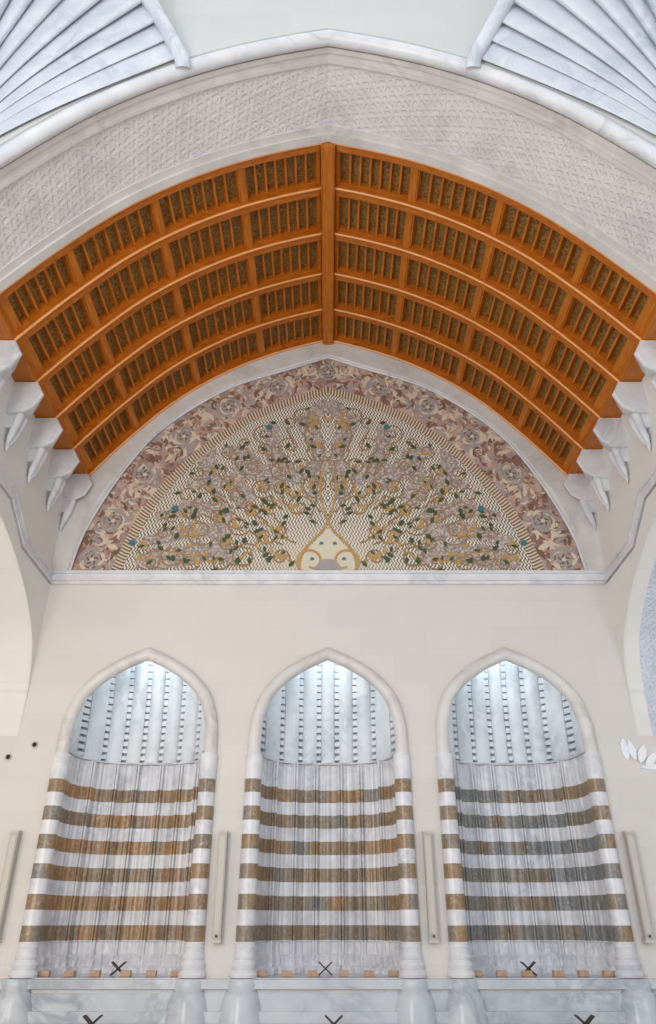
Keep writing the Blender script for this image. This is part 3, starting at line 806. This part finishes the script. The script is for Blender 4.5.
def speaker(x, label):
    t = thing('column_speaker', (x, 10.0, -.21), label, 'speaker', 'slim upright speakers between the niches')
    mb = MB(); mb.box(x-.05, x+.05, 9.87, 9.96, -.18, .98); mb.build('body', M_speaker, t)
    mb = MB(); mb.box(x-.035, x+.035, 9.862, 9.872, -.12, .94); mb.build('grille', M_spk_end, t)
    mb = MB(); mb.box(x-.056, x+.056, 9.862, 10.0, -.215, -.18); mb.build('end_cap', M_spk_end, t)
    mb = MB(); mb.box(x-.052, x+.052, 9.866, 10.0, .98, 1.005); mb.build('end_cap', M_spk_end, t)
    mb = MB(); mb.lathe(x, 9.853, [(.012, -.155), (.012, -.135)], 12); mb.build('cable_knob', M_grip, t)
    for z in (.1, .7):
        mb = MB(); mb.box(x-.03, x+.03, 9.955, 10.0, z, z+.06); mb.build('bracket', M_speaker, t)
speaker(-3.95, 'slim pale upright wall speaker left of the left niche')
speaker(-1.32, 'slim pale upright wall speaker between the left and middle niches')
speaker(1.25, 'slim pale upright wall speaker between the middle and right niches')
speaker(3.80, 'slim pale upright wall speaker right of the right niche')
for x, z, lb in ((-4.28, 1.92, 'small round dark green wall fixture at the far left edge'), (-3.96, 2.08, 'small round dark grey wall fixture up left of the left niche')):
    t = thing('wall_sensor', (x, 10.0, z), lb, 'sensor')
    for nm, pr, m in (('rim', [(.03, 0), (.042, .012), (.042, .02)], M_speaker), ('eye', [(.030, .018), (.026, .03), (.01, .036)], M_grip)):
        mb = MB(); rows = [[(x+r*math.cos(2*PI*k/16), 10.0-d, z+r*math.sin(2*PI*k/16)) for k in range(16)] for r, d in pr]
        mb.grid(rows, close=True); mb.f.append(tuple(range(len(mb.v)-16, len(mb.v)))); mb.m.append(0); mb.build(nm, m, t, smooth=40)

t = thing('petal_reflection', (4.12, 10.0, 1.86), 'white reflection modelled as leaf-shaped petals on the wall at the right edge', 'reflection')  # stands for a bright reflection, modelled as solid petals
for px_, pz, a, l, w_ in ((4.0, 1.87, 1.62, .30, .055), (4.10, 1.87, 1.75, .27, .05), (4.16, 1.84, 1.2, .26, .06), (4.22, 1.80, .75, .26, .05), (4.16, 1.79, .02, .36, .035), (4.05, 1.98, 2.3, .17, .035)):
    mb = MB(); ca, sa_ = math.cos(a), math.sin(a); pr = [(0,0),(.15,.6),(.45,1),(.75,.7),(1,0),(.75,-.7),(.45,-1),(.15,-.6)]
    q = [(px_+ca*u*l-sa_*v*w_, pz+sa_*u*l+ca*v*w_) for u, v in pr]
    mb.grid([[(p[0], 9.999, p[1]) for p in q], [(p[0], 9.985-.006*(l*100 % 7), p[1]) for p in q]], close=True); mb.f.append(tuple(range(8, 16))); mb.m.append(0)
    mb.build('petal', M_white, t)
# ------------------------------------------------------------------ light, world, camera
def area(name, loc, rot, sx, sy, e, col):
    l = bpy.data.lights.new(name, 'AREA'); l.shape = 'RECTANGLE'; l.size = sx; l.size_y = sy; l.energy = e; l.color = col
    o = bpy.data.objects.new(name, l); C.objects.link(o); o.location = (loc[0], loc[1], loc[2]+EZ); o.rotation_euler = [math.radians(a) for a in rot]; return o
def aim(o, tgt):
    d = Vector((tgt[0], tgt[1], tgt[2]+EZ))-o.location; o.rotation_euler = d.to_track_quat('-Z', 'Y').to_euler()
aim(area('daylight_left', (-3.9, -1.5, 3.0), (0,0,0), 3, 4, 330, (.92, .96, 1)), (2, 7, 6.5))
aim(area('lamp_warm', (-3.6, -1.5, .5), (0,0,0), 1.2, 2, 120, (1, .70, .48)), (-3.6, 10, 1.5))
aim(area('side_bay_fill_warm', (-5.6, 4.5, .5), (0,0,0), 1.5, 1.5, 70, (1, .86, .68)), (-4.8, 10, 4.0))  # added warm fill, brightens the left arch soffit
aim(area('side_bay_fill_cool', (5.8, 4.5, 1.5), (0,0,0), 1.5, 2, 45, (.85, .93, 1)), (4.8, 10, 4.0))  # added cool fill for the right arch soffit, no window there
for cx in NX:
    l = bpy.data.lights.new('niche_lamp', 'POINT'); l.energy = 12; l.color = (.78, .93, 1); l.shadow_soft_size = .06
    o = bpy.data.objects.new('niche_lamp', l); C.objects.link(o); o.location = (cx, 10.24, 3.52+EZ)
w = bpy.data.worlds.new('World'); bpy.context.scene.world = w; w.use_nodes = True
bg = w.node_tree.nodes['Background']; bg.inputs[0].default_value = (.91, .955, 1, 1); bg.inputs[1].default_value = 1.25

cd = bpy.data.cameras.new('camera'); co = bpy.data.objects.new('camera', cd); C.objects.link(co)
cd.sensor_fit = 'VERTICAL'; cd.sensor_height = 24; cd.lens = 719/1024*24; cd.clip_start = .05
co.location = (0, 0, EZ); co.rotation_euler = (math.radians(90+29.7), 0, 0)
sc = bpy.context.scene; sc.camera = co
sc.view_settings.view_transform = 'Standard'; sc.view_settings.look = 'None'; sc.view_settings.gamma = 1; sc.view_settings.exposure = -.08
sc.view_settings.use_curve_mapping = False
